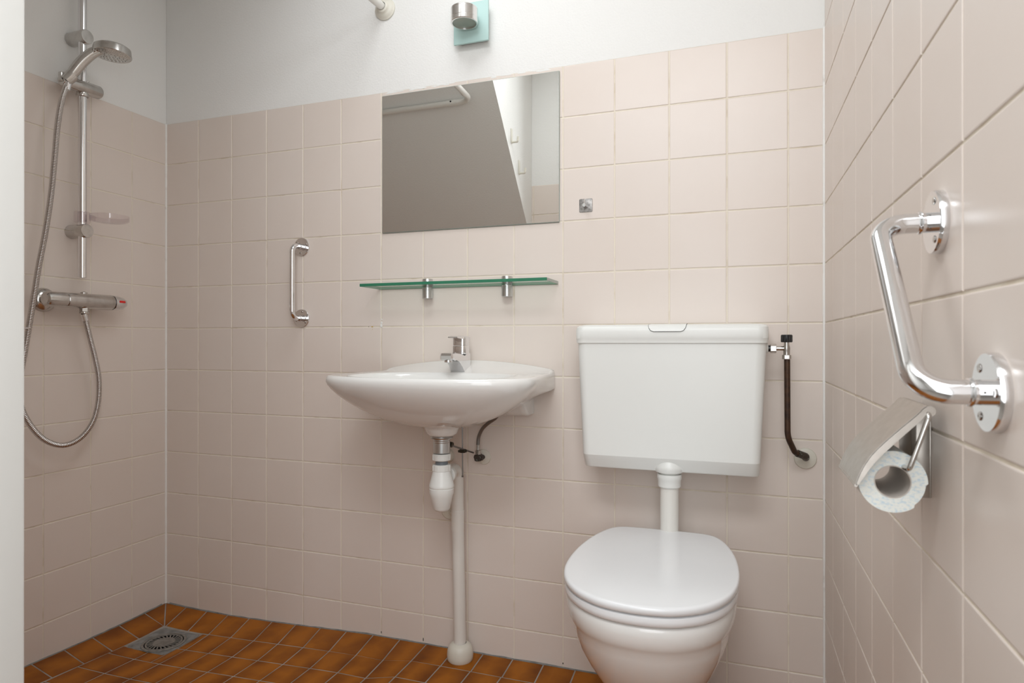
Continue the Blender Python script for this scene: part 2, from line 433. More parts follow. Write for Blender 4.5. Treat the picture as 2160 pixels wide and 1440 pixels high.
# cement fillet between wall and floor
bm = NB()
pts = [(.02+ (XR-.02)*i/60, -.0015, hz(XR*i/60, 0)-.0005) for i in range(61)]
tube(bm, pts, [.0035+random.uniform(-.0012, .0012) for _ in pts], 6)
pts = [(.0015, -.02-1.3*i/50, hz(0, -1.3*i/50)-.0005) for i in range(51)]
tube(bm, pts, [.0035+random.uniform(-.001, .0012) for _ in pts], 6)
struct(obj('trim_4', bm, M['cement']), 'grey joint between floor and walls')

# drain
t = thing('floor_drain', 'round slotted metal drain set in grey cement in the shower corner', 'drain', (.235, -.222, hz(.235, -.222)))
bm = NB()
N = 40
sq = []
for i in range(N):
    a = 2*PI*i/N; c, s = math.cos(a), math.sin(a)
    q = [(-.092, .082), (.068, .080), (.080, -.070), (-.092, -.064)]
    k = 1/max(abs(c)/(.082), abs(s)/(.074)); sq.append((c*k, s*k))
def dz(x, y): return hz(x+.235, y-.222)-hz(.235, -.222)
rg = [[(x, y, dz(x, y)-.004) for x, y in sq], [(x, y, dz(x, y)+.0018+random.uniform(-.0006, .0006)) for x, y in sq]]
for r_, h in ((.071, .003), (.069, .0018), (.0655, .0010)):
    rg.append([(.008+r_*math.cos(2*PI*i/N), -.006+r_*math.sin(2*PI*i/N), h+random.uniform(-.0005, .0005)) for i in range(N)])
loft(bm, rg, cap0=False)
obj('cement_surround', bm, M['cement'], t)
bm = NB(); o_ = (.008, -.006, 0)
lathe(bm, [(.066, .0), (.066, .003), (.064, .004), (.0585, .004), (.058, .003), (.058, .0)], o_, n=48)
obj('frame', bm, M['grate'], t)
bm = NB()
ns = 24
hh = .0032
def ringpt(r, a, h): return bm.verts.new((o_[0]+r*math.cos(a), o_[1]+r*math.sin(a), h))
lathe(bm, [(0, hh), (.033, hh), (.033, .0012)], o_, n=56)
lathe(bm, [(.050, .0012), (.050, hh), (.0552, hh), (.0552, .0012)], o_, n=56)
for i in range(ns):
    a = 2*PI*i/ns; w = PI/ns*.95
    tw = .16
    vs = []
    for h in (hh, .0012):
        vs.append([ringpt(.0325, a-w*.50, h), ringpt(.0505, a-w*.34+tw, h), ringpt(.0505, a+w*.34+tw, h), ringpt(.0325, a+w*.50, h)])
    bm.faces.new(vs[0])
    for k in range(4): bm.faces.new((vs[0][k], vs[0][(k+1) % 4], vs[1][(k+1) % 4], vs[1][k]))
obj('grate', bm, M['grate'], t, smooth=False)
bm = NB(); lathe(bm, [(0, .0014), (.060, .0014)], o_, n=48)
obj('slot_shade', bm, M['black_hole'], t)  # flat black disc, paints in the darkness below the slots

# ------------------------------------------------------------------ mirror
bm = NB()
box(bm, .9237, 1.5181, -.0062, -.0010, 1.3095, 1.7545, .0012, 1, 1)
for f in bm.faces:
    if f.normal.y < -.9 or (abs(f.calc_center_median().y+.0062) < 1e-4 and f.calc_area() > .1): f.material_index = 0
bm.normal_update()
for f in bm.faces:
    if abs(f.calc_center_median().y+.0062) < 1e-4 and f.calc_area() > .1: f.material_index = 0
tag(obj('mirror', bm, [M['mirror'], M['mirror_edge']], smooth=False), 'frameless rectangular wall mirror above the glass shelf', 'mirror')

# ------------------------------------------------------------------ wall lamp
t = thing('wall_lamp', 'square aqua glass plate wall lamp with a short steel cylinder spot', 'lamp', (1.246, 0, 1.93))
bm = NB(); box(bm, -.045, .045, -.022, -.0, -.052, .045, .002)
obj('back_box', bm, M['alu'], t)
bm = NB(); box(bm, -.057, .057, -.030, -.0225, -.0615, .0605, .0012)
obj('glass_plate', bm, M['lamp_glass'], t, label='frosted aqua glass plate')
bm = NB()
cx, cy = -.001, -.076
lathe(bm, [(0, .0185), (.0385, .0185), (.0405, .0165), (.0405, .0135), (.0398, .013), (.0398, .012), (.0405, .0115), (.0405, -.0125), (.0398, -.013), (.0398, -.014), (.0405, -.0145),
           (.0405, -.024), (.039, -.026), (.0355, -.026), (.035, -.022), (0, -.022)], (cx, cy, 0), n=48)
cyl(bm, (cx, -.05, 0), (cx, -.029, 0), .014, 20)
obj('spot_housing', bm, M['turned'], t)
bm = NB(); lathe(bm, [(0, -.0235), (.02, -.0232), (.035, -.0222)], (cx, cy, 0), n=40)
obj('lens', bm, M['lens'], t)
bm = NB(); box(bm, .0455, .049, -.016, -.008, -.012, -.004, .001); obj('screw', bm, M['black'], t)

# ------------------------------------------------------------------ curtain rail
t = thing('curtain_rail', 'white shower curtain rail bending round above the shower corner', 'curtain rail', (.932, 0, 2.038))
bm = NB(); lathe(bm, [(0, 0), (.036, 0), (.036, .004), (.033, .0055), (.031, .0085), (.029, .010), (.026, .013), (.024, .0135), (.021, .016), (.019, .022), (.0135, .024)], (0, 0, 0), (0, -1, 0), 40)
obj('wall_flange', bm, M['plastic_cream'], t)
EY = -.832
path = fillet([(0, -.001, 0), (-.044, EY, .002), (-.93, EY, .002)], .06, 14)
bm = NB(); tube(bm, path, .0125, 20)
obj('rail_tube', bm, M['pipe_white'], t)
bm = NB()
tube(bm, [(-.04, EY+.11, .002), (-.041, EY+.08, .002)], .0135, 20); obj('rail_joint', bm, M['pipe_white'], t)
bm = NB(); tube(bm, [(-.115, EY, .002), (-.165, EY, .002)], .0137, 20); obj('rail_joint', bm, M['pipe_white'], t)
bm = NB(); cyl(bm, (-.14, EY+.0125, .005), (-.14, EY+.0145, .005), .004, 12); obj('screw', bm, M['black'], t)
bm = NB(); lathe(bm, [(0, 0), (.034, 0), (.034, .004), (.028, .010), (.02, .018), (.0135, .02)], (-.9315, EY, .002), (1, 0, 0), 32)
obj('wall_flange', bm, M['plastic_cream'], t)

# ------------------------------------------------------------------ coat hooks on the stair side face (in the mirror)
for i, (y, z, lab) in enumerate(((-1.04, 1.930, 'cream plastic coat hook, the upper of two seen in the mirror'), (-1.15, 1.81, 'cream plastic coat hook, the lower of two seen in the mirror'))):
    t = thing('coat_hook', lab, 'hook', (SX, y, z), group=None)
    bm = NB(); box(bm, 0, .005, -.009, .009, -.034, .036, .002); obj('back_plate', bm, M['plastic_cream'], t)
    bm = NB(); tube(bm, fillet([(.002, 0, -.028), (.032, 0, -.028), (.034, 0, -.004)], .006), .0055, 10); obj('hook_arm', bm, M['plastic_cream'], t)

# ------------------------------------------------------------------ grab rails
def grab(label, loc, rot, span, d, r, fr, ft, cr):
    """origin = middle between the flanges, local +Z along the rail, local -Y away from the wall"""
    t = thing('grab_rail', label, 'grab rail', loc, rot)
    h = span/2
    bm = NB(); tube(bm, fillet([(0, -ft*.5, h), (0, -d, h), (0, -d, -h), (0, -ft*.5, -h)], cr, 14), r, 28)
    obj('bar', bm, M['chrome'], t)
    for s in (1, -1):
        bm = NB(); lathe(bm, [(0, 0), (fr*.985, 0), (fr, .0008), (fr, ft*.75), (fr*.97, ft), (r*1.0, ft), (r, ft*1.3), (0, ft*1.3)], (0, 0, h*s), (0, -1, 0), 56)
        fl = obj('flange', bm, M['chrome'], t)
        bm = NB(); yc = ft+.010
        lathe(bm, [(r*.9, yc-ft-.001), (r*1.12, yc-ft), (r*1.17, yc-ft+.0015), (r*1.12, yc-ft+.003), (r*.9, yc-ft+.004)], (0, -ft, h*s), (0, -1, 0), 36)
        obj('collar', bm, M['chrome'], t)
        for k in range(3):
            a = math.radians(20+120*k+(180 if s < 0 else 0)); q = (fr*.70*math.cos(a), -ft, h*s+fr*.70*math.sin(a))
            bm = NB(); lathe(bm, [(0, -.0005), (fr*.09, -.0005), (fr*.12, .0004), (fr*.10, .0011), (fr*.03, .0006), (0, .0006)], q, (0, -1, 0), 14)
            obj('screw', bm, M['chrome_worn'], t)
grab('small vertical chrome grab rail left of the washbasin on the back wall', (.6085, 0, 1.1593), (0, 0, 0), .2435, .052, .0090, .031, .005, .032)
# right: flanges (2.224,-.987,1.091) and (2.224,-1.151,.912): local z -> (0,.164,.179)/.243
ax = Vector((0, .164, .179)).normalized(); ny_ = Vector((1, 0, 0)); xx = ny_.cross(ax)
Rm = Matrix((xx, ny_, ax)).transposed()
grab('large slanted chrome grab rail on the right wall above the paper holder', (XR-.0003, -1.069, 1.0015), Rm.to_euler(), .2428, .0625, .0112, .0355, .0095, .052)

# ------------------------------------------------------------------ glass shelf
t = thing('glass_shelf', 'long clear green-edged glass shelf under the mirror', 'shelf', (1.214, 0, 1.1315))
bm = NB(); box(bm, -.300, .300, -.123, -.003, -.0045, .0045, .0009, 1, 1)
bm.normal_update()
for f in bm.faces: f.material_index = 0 if abs(f.normal.z) > .9 and f.calc_area() > .01 else (2 if f.normal.x > .9 else 1)
obj('shelf_glass', bm, [M['glass'], M['glass_green'], mat('ground_glass_edge', (.42, .45, .42), .4)], t, smooth=False)
for x in (-.120, .145):
    bm = NB(); lathe(bm, [(0, -.039), (.0155, -.039), (.0165, -.038), (.0165, -.0055), (.016, -.0048)], (x, -.018, 0), n=32)
    lathe(bm, [(.0165, .0052), (.0165, .0205), (.0155, .0225), (0, .0225)], (x, -.018, 0), n=32)
    lathe(bm, [(.0165, -.0142), (.0168, -.0138), (.0165, -.0134)], (x, -.018, 0), n=32)
    box(bm, x-.011, x+.011, -.006, .0, -.030, .016)
    obj('bracket', bm, M['alu'], t)

# ------------------------------------------------------------------ robe hook
t = thing('robe_hook', 'tiny square steel adhesive hook on the tiles right of the mirror', 'hook', (1.5963, 0, 1.3532))
bm = NB()
def rrect(w, h, r, y, n=6):
    out = []
    for cx_, cz_, a0 in ((w-r, h-r, 0), (-(w-r), h-r, 90), (-(w-r), -(h-r), 180), (w-r, -(h-r), 270)):
        for k in range(n+1):
            a = math.radians(a0+90*k/n); out.append((cx_+r*math.cos(a), y, cz_+r*math.sin(a)))
    return out
loft(bm, [rrect(.0195, .0195, .0035, 0), rrect(.0195, .0195, .0035, -.0012), rrect(.0190, .0190, .0032, -.0016)])
obj('base_plate', bm, M['steel_plate'], t)
bm = NB(); cyl(bm, (.001, -.0016, -.004), (.001, -.030, -.004), .0055, 20, .0008)
obj('peg', bm, M['chrome'], t)
bm = NB(); tube(bm, [(.001, -.026, -.001), (.001, -.026, .013)], .0017, 10); obj('pin', bm, M['chrome'], t)

# ------------------------------------------------------------------ shower rail with slider and brackets
RX, RY = .05, -.361
t = thing('shower_rail', 'chrome shower rail on two round brackets on the left wall', 'shower rail', (0, RY, 1.16))
bm = NB(); cyl(bm, (RX, 0, 0), (RX, 0, 1.10), .0122, 28, .001); obj('rail', bm, M['chrome'], t)
for z in (1.9225-1.16, 1.3085-1.16, 2.235-1.16):
    bm = NB(); lathe(bm, [(0, 0), (.0215, 0), (.0218, .001), (.0218, .070), (.0205, .0725), (0, .073)], (0, -.0, z), (1, 0, 0), 36)
    obj('bracket', bm, M['chrome_worn'], t)
# slider: barrel from the holder end (left, far from the corner) to the knob end
A = Vector((.064, -.418+.361, 1.748-1.16)); B = Vector((.050, -.302+.361, 1.776-1.16))
A = Vector((.064, -.078, 1.7570-1.16)); B = Vector((.048, .058, 1.7685-1.16))
bm = NB(); d = (B-A)
lathe(bm, [(0, 0), (.014, 0), (.0165, .004), (.0185, .03), (.0195, .06), (.0205, d.length-.004), (.0185, d.length-.0005), (0, d.length)], A, d, 32)
obj('slider', bm, M['chrome_worn'], t)
bm = NB(); cyl(bm, A+d*.66+Vector((.002, 0, .018)), A+d*.66+Vector((.002, 0, .025)), .0055, 16, .001); obj('slider_button', bm, M['chrome_worn'], t)
bm = NB(); lathe(bm, [(.0124, -.026), (.0165, -.028), (.018, -.024), (.016, -.014)], (RX, 0, (A.z+B.z)/2), (0, 0, 1), 24); obj('slider_ring', bm, M['chrome_worn'], t)
# holder cup at the end of the slider
HA = Vector((.075, -.419, 1.772)); 
bm = NB(); hd = Vector((.03, .075, .115)).normalized()
lathe(bm, [(.0135, -.022), (.0165, -.022), (.0190, .008), (.0175, .009), (.0135, -.022)], HA-Vector((0, RY, 1.16)), hd, 28)
hq = HA-Vector((0, RY, 1.16)); box(bm, hq.x-.020, hq.x-.004, hq.y-.024, hq.y-.010, hq.z-.020, hq.z+.010, .003)
obj('holder_cup', bm, M['chrome_worn'], t)

# ------------------------------------------------------------------ hand shower with hose
HC = Vector((.150, -.3386, 1.861)); Hn = Vector((-.01, -.02, -1)).normalized()
t = thing('hand_shower', 'chrome hand shower with a round spray head and ribbed metal hose', 'hand shower', HA)
def L(v): return Vector(v)-HA
bm = NB()
lathe(bm, [(0, -.028), (.030, -.028), (.046, -.0265), (.0515, -.0225), (.0525, -.018), (.0545, 0), (.0535, .0012), (.0510, .0008), (0, .0004)], L(HC), Hn, 48)
obj('spray_head', bm, M['chrome_worn'], t)
bm = NB(); lathe(bm, [(0, .0022), (.046, .0018), (.0510, .0006)], L(HC), Hn, 48)
R_ = axis_mat(Hn)
for rr_, nn in ((.010, 6), (.021, 12), (.032, 18), (.042, 24)):
    for k in range(nn):
        a = 2*PI*k/nn; p = L(HC)+R_ @ Vector((rr_*math.cos(a), rr_*math.sin(a), .0018)); lathe(bm, [(.0016, 0), (.0012, .002), (0, .0022)], p, Hn, 6)
obj('spray_face', bm, M['steel_dark'] if False else M['chrome_worn'], t)
# lever on the rim
lv = R_ @ Vector((1, 0, 0)); 
vdir = (Vector((2.0, -1.82, .96))-HC).normalized()
hb = spline([L(HA)-hd*.014, L((.082, -.411, 1.792)), L((.096, -.397, 1.824)), L((.113, -.380, 1.853)), L((.131, -.361, 1.8715)), L((.145, -.346, 1.877))], 7)
nr = len(hb); rad = []
for i in range(nr):
    f = i/(nr-1); rad.append(.0128+.0042*math.sin(min(1, f*3)*PI/2)-.0045*max(0, f-.5)/.5)
bm = NB(); tube(bm, hb, rad, 24); obj('handle', bm, M['chrome_worn'], t)
pl = L(HC)+Hn*.001+(L(HA)-L(HC)).cross(Vector((0, 0, 1))).normalized()*0
q = R_ @ Vector((1, 0, 0))
dirp = (vdir - Hn*vdir.dot(Hn)).normalized()
side = (L(HA)-L(HC)); side = (side-Hn*side.dot(Hn)).normalized()
lp = L(HC)+(dirp*.55+side*.83).normalized()*.047
bm = NB(); tube(bm, [lp-Hn*.004, lp+Hn*.009+ (dirp*.5+side*.8)*.006], .0028, 10); obj('spray_lever', bm, M['chrome_worn'], t)
# hose: path on the plane close to the left wall
hp = [(.072, -.4275, 1.742), (.080, -.448, 1.690), (.082, -.462, 1.612), (.078, -.469, 1.50), (.072, -.475, 1.395), (.068, -.490, 1.275), (.066, -.507, 1.175), (.066, -.523, 1.07), (.066, -.545, .93),
      (.066, -.560, .84), (.066, -.556, .775), (.066, -.530, .715), (.066, -.488, .665), (.066, -.4335, .641), (.066, -.380, .655), (.064, -.337, .700), (.062, -.3165, .765), (.060, -.3135, .84), (.060, -.325, .90), (.060, -.342, .965), (.060, -.358, 1.025), (.060, -.3640, 1.043)]
sp = spline([L(p) for p in hp], 30)
# resample evenly and give every turn of the winding its ridge
ds = [0]
for a, b in zip(sp, sp[1:]): ds.append(ds[-1]+(b-a).length)
pitch = .0048; step = pitch/4; n = int(ds[-1]/step); out = []; rad = []; j = 0
for i in range(n+1):
    s_ = i*step
    while j < len(ds)-2 and ds[j+1] < s_: j += 1
    f = (s_-ds[j])/max(1e-9, ds[j+1]-ds[j]); out.append(sp[j].lerp(sp[j+1], f)); rad.append(.0074+.0011*(1, .7, -.6, .7)[i % 4])
bm = NB(); tube(bm, out, rad, 10); obj('hose', bm, M['hose'], t, angle=80)
bm = NB(); tube(bm, [L(hp[0])+Vector((.002, .004, .018)), L(hp[0])-Vector((0, 0, .012))], [.0115, .0095], 20); obj('hose_connector', bm, M['chrome'], t)
bm = NB(); tube(bm, [L(hp[-1])+Vector((0, -.0005, .003)), L(hp[-2])], [.0100, .0092], 20); obj('hose_connector', bm, M['chrome'], t)

# ------------------------------------------------------------------ soap dish on the rail
t = thing('soap_dish', 'clear round plastic soap dish clamped to the shower rail', 'soap dish', (RX, RY, 1.352))
bm = NB(); lathe(bm, [(.0130, -.017), (.0215, -.017), (.0225, -.014), (.0225, .014), (.0215, .017), (.0130, .017), (.0130, -.017)], (0, 0, 0), n=36); obj('clamp', bm, M['clear_plastic'], t)
bm = NB(); dc = (.052, .052, .004)
lathe(bm, [(0, -.010), (.045, -.010), (.052, -.007), (.054, .007), (.0555, .007), (.0555, -.008), (.046, -.0125), (0, -.0125)], dc, n=48); obj('dish', bm, M['clear_plastic'], t)
bm = NB(); box(bm, .012, .026, .012, .026, -.010, .008, .002); obj('dish_arm', bm, M['clear_plastic'], t)

# ------------------------------------------------------------------ shower mixer
MZ = 1.086
t = thing('shower_mixer', 'chrome thermostatic bar shower mixer below the shower rail', 'shower mixer', (0, -.36, MZ))
for y in (-.0896, .0604):
    bm = NB(); k = 1 if y < 0 else .55
    lathe(bm, [(0, 0), (.036*k, 0), (.037*k, .002), (.036*k, .008), (.030*k, .017), (.020*min(1, k*1.4), .021), (.020*min(1, k*1.4), .045), (0, .046)], (0, y, 0), (1, 0, 0), 40); obj('wall_plate', bm, M['chrome_worn'], t)
MX = .062
bm = NB(); lathe(bm, [(0, 0), (.0215, 0), (.023, .002), (.0245, .07), (.0245, .150), (.0235, .153), (0, .153)], (MX, -.0655, 0), (0, 1, 0), 40)
lathe(bm, [(.0, 0), (.008, 0), (.0095, .002), (.0095, .006), (0, .009)], (MX-.004, -.002, .022), (0, 0, 1), 20)
obj('body', bm, M['chrome_worn'], t)
bm = NB(); lathe(bm, [(0, 0), (.016, .0), (.0215, .004), (.0232, .014), (.0232, .060), (0, .060)], (MX, -.127, 0), (0, 1, 0), 40)
obj('flow_handle', bm, M['chrome_worn'], t)
for y_ in (-.0672, .0870):
    bm = NB(); lathe(bm, [(.0, 0), (.0218, 0), (.0218, .0035), (0, .0035)], (MX, y_, 0), (0, 1, 0), 40); obj('joint_ring', bm, M['black'], t)
bm = NB(); lathe(bm, [(0, 0), (.0235, 0), (.0245, .001), (.0240, .018), (.020, .036), (.013, .047), (.006, .051), (0, .052)], (MX, .0905, 0), (0, 1, 0), 40)
hd_ = obj('temperature_handle', bm, M['chrome'], t)
bm = NB(); 
an = Vector((.82, -.12, .42)).normalized()
box(bm, -.0012, .0014, -.0115, .0115, -.0038, .0038, .001)
rm = obj('red_mark', bm, M['red'], hd_, loc=(MX+.0226, .1120, .0040), label='small red marking')
rm.rotation_euler = (0, -.15, .17)
bm = NB(); cyl(bm, (MX, -.003, -.034), (MX, -.003, -.020), .0135, 6, .001); cyl(bm, (MX, -.003, -.040), (MX, -.003, -.033), .0142, 24, .0015); obj('outlet', bm, M['chrome_worn'], t)
# wire basket whose end sticks out behind the door frame
t = thing('wire_basket', 'end of a small wire soap basket peeking past the white door frame', 'soap basket', (0, -.613, .996))
bm = NB(); tube(bm, fillet([(0.0, -.07, 0), (.10, -.07, 0), (.10, .070, 0), (0.0, .070, 0)], .02), .0022, 8)
obj('rim_wire', bm, M['chrome'], t)
bm = NB()
for k in range(6): tube(bm, [(.0, -.06+.02*k, -.002), (.10, -.06+.02*k, -.002)], .0013, 6)
obj('base_wire', bm, M['chrome'], t)

# ------------------------------------------------------------------ washbasin
BX = 1.231
t = thing('washbasin', 'white ceramic wall-hung washbasin left of the toilet', 'washbasin', (BX, 0, 0))
half = [(.2715, -.0005), (.277, -.07), (.287, -.17), (.2945, -.25), (.2955, -.29), (.288, -.330), (.263, -.368), (.215, -.399), (.14, -.421), (.07, -.4305), (0, -.433)]
crv = [Vector((a, b)) for a, b in half]; full = [Vector((x, y, 0)) for x, y in half] + [Vector((-x, y, 0)) for x, y in half[:-1][::-1]]
OUT = spline(full, 10); OUT = [v for v in OUT]
c0 = Vector((0, -.20, 0))
N = 120
def ray_outline(poly, c, a):
    d = Vector((math.cos(a), math.sin(a), 0)); best = None; m_ = len(poly)
    for i in range(m_):
        p = poly[i]-c; q = poly[(i+1) % m_]-c; e = q-p
        den = d.x*e.y-d.y*e.x
        if abs(den) < 1e-12: continue
        tt = (p.x*e.y-p.y*e.x)/den; s_ = (p.x*d.y-p.y*d.x)/den
        if tt > 0 and -1e-6 <= s_ <= 1+1e-6: best = tt if best is None else max(best, tt)
    return best
ANG = [2*PI*i/N for i in range(N)]
# put directions exactly on the back corners
RO = [ray_outline(OUT, c0, a) for a in ANG]
def sm(x, a, b):
    u = max(0, min(1, (x-a)/(b-a))); return u*u*(3-2*u)
def mixv(a, b, f): return a+(b-a)*f
rings = []
def rim(y, x=0): return .867+sm(y, -.055, -.012)*(.034-.026*(x/.272)**2)
def oring(s, zf, sb=None, zb=None):
    """ring at scale s; sb/zb values used towards the wall side"""
    out = []
    for a, R0 in zip(ANG, RO):
        d = Vector((math.cos(a), math.sin(a), 0)); p = c0+d*R0; w = sm(p.y, -.24, -.06)
        s_ = s if sb is None else mixv(s, sb, w)
        p = c0+d*R0*s_
        z = zf(p.y, p.x) if callable(zf) else zf
        if zb is not None: z = mixv(z, zb(p.y, p.x) if callable(zb) else zb, w)
        out.append((p.x, min(p.y, -.0003), z))
    return out
def iring(k, z, n_=2.7, hx=.222, hy=.150, cy_=-.262, zf=None):
    out = []
    for a in ANG:
        c, s = math.cos(a), math.sin(a)
        r = (abs(c/hx)**n_+abs(s/hy)**n_)**(-1/n_)*k
        out.append((r*c, cy_+r*s, z))
    return out
def cring(r, z, cy_=-.20):
    return [(r*math.cos(a), cy_+r*math.sin(a), z) for a in ANG]
rg = [cring(.022, .735), iring(.12, .742), iring(.4, .752), iring(.68, .778), iring(.85, .812), iring(.94, .842), iring(.985, .857), iring(1.015, .8645), iring(1.035, .8664), iring(1.06, .8668),
      oring(.925, lambda y, x=0: rim(y, x)-.0008, .96, lambda y, x=0: rim(y, x)-.001), oring(.965, rim, .975, rim), oring(.985, lambda y, x=0: rim(y, x)-.002, .992, lambda y, x=0: rim(y, x)-.002),
      oring(.998, lambda y, x=0: rim(y, x)-.009, .999, lambda y, x=0: rim(y, x)-.007), oring(.998, lambda y, x=0: rim(y, x)-.017, 1.0, lambda y, x=0: rim(y, x)-.02),
      oring(.985, lambda y, x=0: rim(y, x)-.026, 1.0, .835), oring(.955, .829, 1.0, .820), oring(.905, .814, .985, .8155), oring(.82, .794, .90, .808), oring(.70, .771, .74, .779), oring(.56, .751, .58, .752),
      oring(.42, .736, .42, .736), oring(.30, .7265, .30, .7265), cring(.052, .7225), cring(.047, .714), cring(.043, .703), cring(.036, .696), cring(.026, .6945)]
bm = NB(); loft(bm, rg)
# bracket block at the wall under the bowl
def prof(x, k): return [(x, -.0005, .741), (x, -.052*k, .741), (x, -.075*k, .752), (x, -.125*k, .80), (x, -.125*k, .83), (x, -.0005, .83)]
xs = [-.208, -.204, -.19, .19, .204, .208]; ks = [.90, .97, 1, 1, .97, .90]
loft(bm, [[(x, y, z + (0 if k == 1 else (1-k)*.03)*(1 if z < .76 else 0)) for x, y, z in prof(x, k)] for x, k in zip(xs, ks)])
obj('bowl', bm, M['ceramic'], t, angle=50)
bm = NB(); lathe(bm, [(.030, .002), (.0285, .0042), (.020, .004), (.019, .0)], (0, -.20, .7345), n=32); obj('drain_ring', bm, M['chrome'], t)
bm = NB(); tube(bm, [(.0, -.117, .826), (0, -.1135, .829)], [.008, .0085], 20); obj('overflow', bm, M['chrome'], t)

# ------------------------------------------------------------------ basin tap
t = thing('basin_tap', 'small chrome single-lever mixer tap on the washbasin', 'tap', (BX, -.068, .8705))
# body and spout: side profile in YZ, lofted across X with rounded sides
top = [(.0235, 0), (.0235, .052), (.0, .0545), (-.022, .047), (-.055, .053), (-.085, .0555), (-.103, .054), (-.107, .047), (-.105, .036), (-.094, .033), (-.080, .034), (-.062, .030), (-.040, .016), (-.0265, 0)]
bm = NB(); sec = []
for x, k in ((-.0225, .86), (-.0215, .95), (-.017, 1.0), (.017, 1.0), (.0215, .95), (.0225, .86)):
    cy_, cz_ = -.03, .034
    sec.append([(x*(1 if y > -.04 else .92), cy_+(y-cy_)*(k if y > .02 or y < -.09 else 1) + (0), (cz_+(z-cz_)*k if z > .04 and k < 1 and y < 0 else z)) for y, z in top])
loft(bm, sec); obj('spout_body', bm, M['chrome'], t, angle=30)
bm = NB(); lathe(bm, [(0, 0), (.0105, 0), (.0115, .001), (.0115, .007), (0, .007)], (0, -.090, .0275), n=24); ae = obj('aerator', bm, M['chrome'], t)
bm = NB(); lathe(bm, [(0, -.0003), (.0095, -.0003)], (0, -.090, .0275), n=20); obj('aerator_mesh', bm, M['black_hole'], ae)
bm = NB()
def rsq(w, z, y0=-.001, n=2.0, N_=40, f=1.0):
    out = []
    for i in range(N_):
        a = 2*PI*i/N_; c, s = math.cos(a), math.sin(a); r = (abs(c)**3.2+abs(s)**3.2)**(-1/3.2)*w
        out.append((r*c, y0+r*s, z))
    return out
loft(bm, [rsq(.0222, .050), rsq(.0228, .052), rsq(.0228, .0735), rsq(.0222, .0748)]); obj('cartridge_sleeve', bm, M['chrome'], t)
bm = NB()
loft(bm, [rsq(.0215, .0757), rsq(.0222, .0765), rsq(.0215, .098), rsq(.020, .1005)])
lev = [(.0205, .1005), (-.002, .1035), (-.035, .1045), (-.060, .1015), (-.062, .0985), (-.045, .0965), (-.022, .095), (.0, .090), (.0205, .090)]
loft(bm, [[(x*(.75 if y < -.04 else 1), y, z) for y, z in lev] for x in (-.0198, -.0185, .0185, .0198)])
obj('lever', bm, M['chrome'], t, angle=30)

# ------------------------------------------------------------------ bottle trap
TX, TY = 1.230, -.20
t = thing('bottle_trap', 'white plastic bottle trap with chrome tailpiece hanging under the washbasin', 'trap', (TX, TY, 0))
bm = NB(); lathe(bm, [(0, .694), (.031, .694), (.032, .692), (.030, .6905), (.031, .690), (.030, .6875), (.0255, .687), (.0235, .686), (.0235, .648), (.0225, .647), (0, .647)], n=40)
for z in (.682, .677): lathe(bm, [(.0236, z-.001), (.0242, z), (.0236, z+.001)], n=40)
obj('tailpiece', bm, M['alu'], t, label='dull chrome tailpiece')
def nut(z0, z1, r, nm='nut', m_=None):
    bm = NB(); N_ = 48
    lathe(bm, [(0, z0), (r-.002, z0), (r, z0+.002), (r, z1-.002), (r-.002, z1), (0, z1)], n=N_)
    for k in range(8):
        a = 2*PI*k/8; c, s = math.cos(a), math.sin(a)
        mtx = Matrix.Rotation(a, 4, 'Z')
        vs = box(bm, r-.001, r+.0012, -.0015, .0015, z0+.002, z1-.002)
        bmesh.ops.transform(bm, matrix=mtx, verts=vs)
    obj(nm, bm, m_ or M['plastic'], t, smooth=True)
nut(.626, .645, .0255); nut(.596, .615, .0255)
bm = NB(); lathe(bm, [(0, .610), (.0175, .610), (.0175, .630), (0, .630)], n=32); obj('grey_pipe', bm, M['pipe_grey'], t, label='short grey pipe between the white nuts')
bm = NB(); lathe(bm, [(0, .4835), (.012, .483), (.019, .486), (.0235, .492), (.0315, .528), (.0342, .535), (.0345, .548), (.0335, .549), (.0350, .552), (.0350, .556), (.0340, .560), (.0258, .592), (.0245, .597), (0, .598)], n=48)
obj('bottle', bm, M['plastic'], t)
# side outlet with its round nut and the arm to the waste pipe
bm = NB(); od = Vector((-.016, .138, 0)).normalized()
lathe(bm, [(0, .0), (.0165, 0), (.0165, .05), (0, .05)], (0, 0, .577), od, 28)
lathe(bm, [(0, .0), (.021, .0), (.0235, .003), (.0235, .018), (.021, .021), (0, .021)], (0, .034, .577), od, 32)
obj('outlet', bm, M['plastic'], t)
WX0, WY, WX1 = 1.213, -.058, 1.2235
t = thing('waste_pipe', 'tall white waste pipe running down the wall from the trap to the floor', 'pipe', (WX1, WY, 0))
bm = NB(); tube(bm, fillet([(WX0-WX1-.001, -.094, .577), (WX0-WX1, .0, .577), (0, 0, .0)], .03, 10), .0185, 28); obj('pipe', bm, M['pipe_white'], t)
bm = NB(); tube(bm, [(-.0075, 0, .45), (-.0082, 0, .39)], .0197, 28); tube(bm, [(-.0105, 0, .565), (-.0095, 0, .47)], .0195, 28); obj('pipe_socket', bm, M['pipe_white'], t)
bm = NB(); lathe(bm, [(0.019, 0.052), (.026, .050), (.034, .043), (.0385, .030), (.0395, .016), (.0385, .004), (.036, .0), (.0, 0)], (-.0, 0, .001), n=48)
obj('floor_collar', bm, M['plastic_cream'], t, label='domed cream collar at the floor')
bm = NB(); lathe(bm, [(0, 0), (.026, 0), (.027, .003), (.024, .006), (0, .006)], (-.062, -WY, .4295), (0, -1, 0), 36)
tube(bm, [(-.05, .04, .4295), (-.012, .0, .4295)], .006, 10); obj('wall_clip', bm, M['plastic_cream'], t)
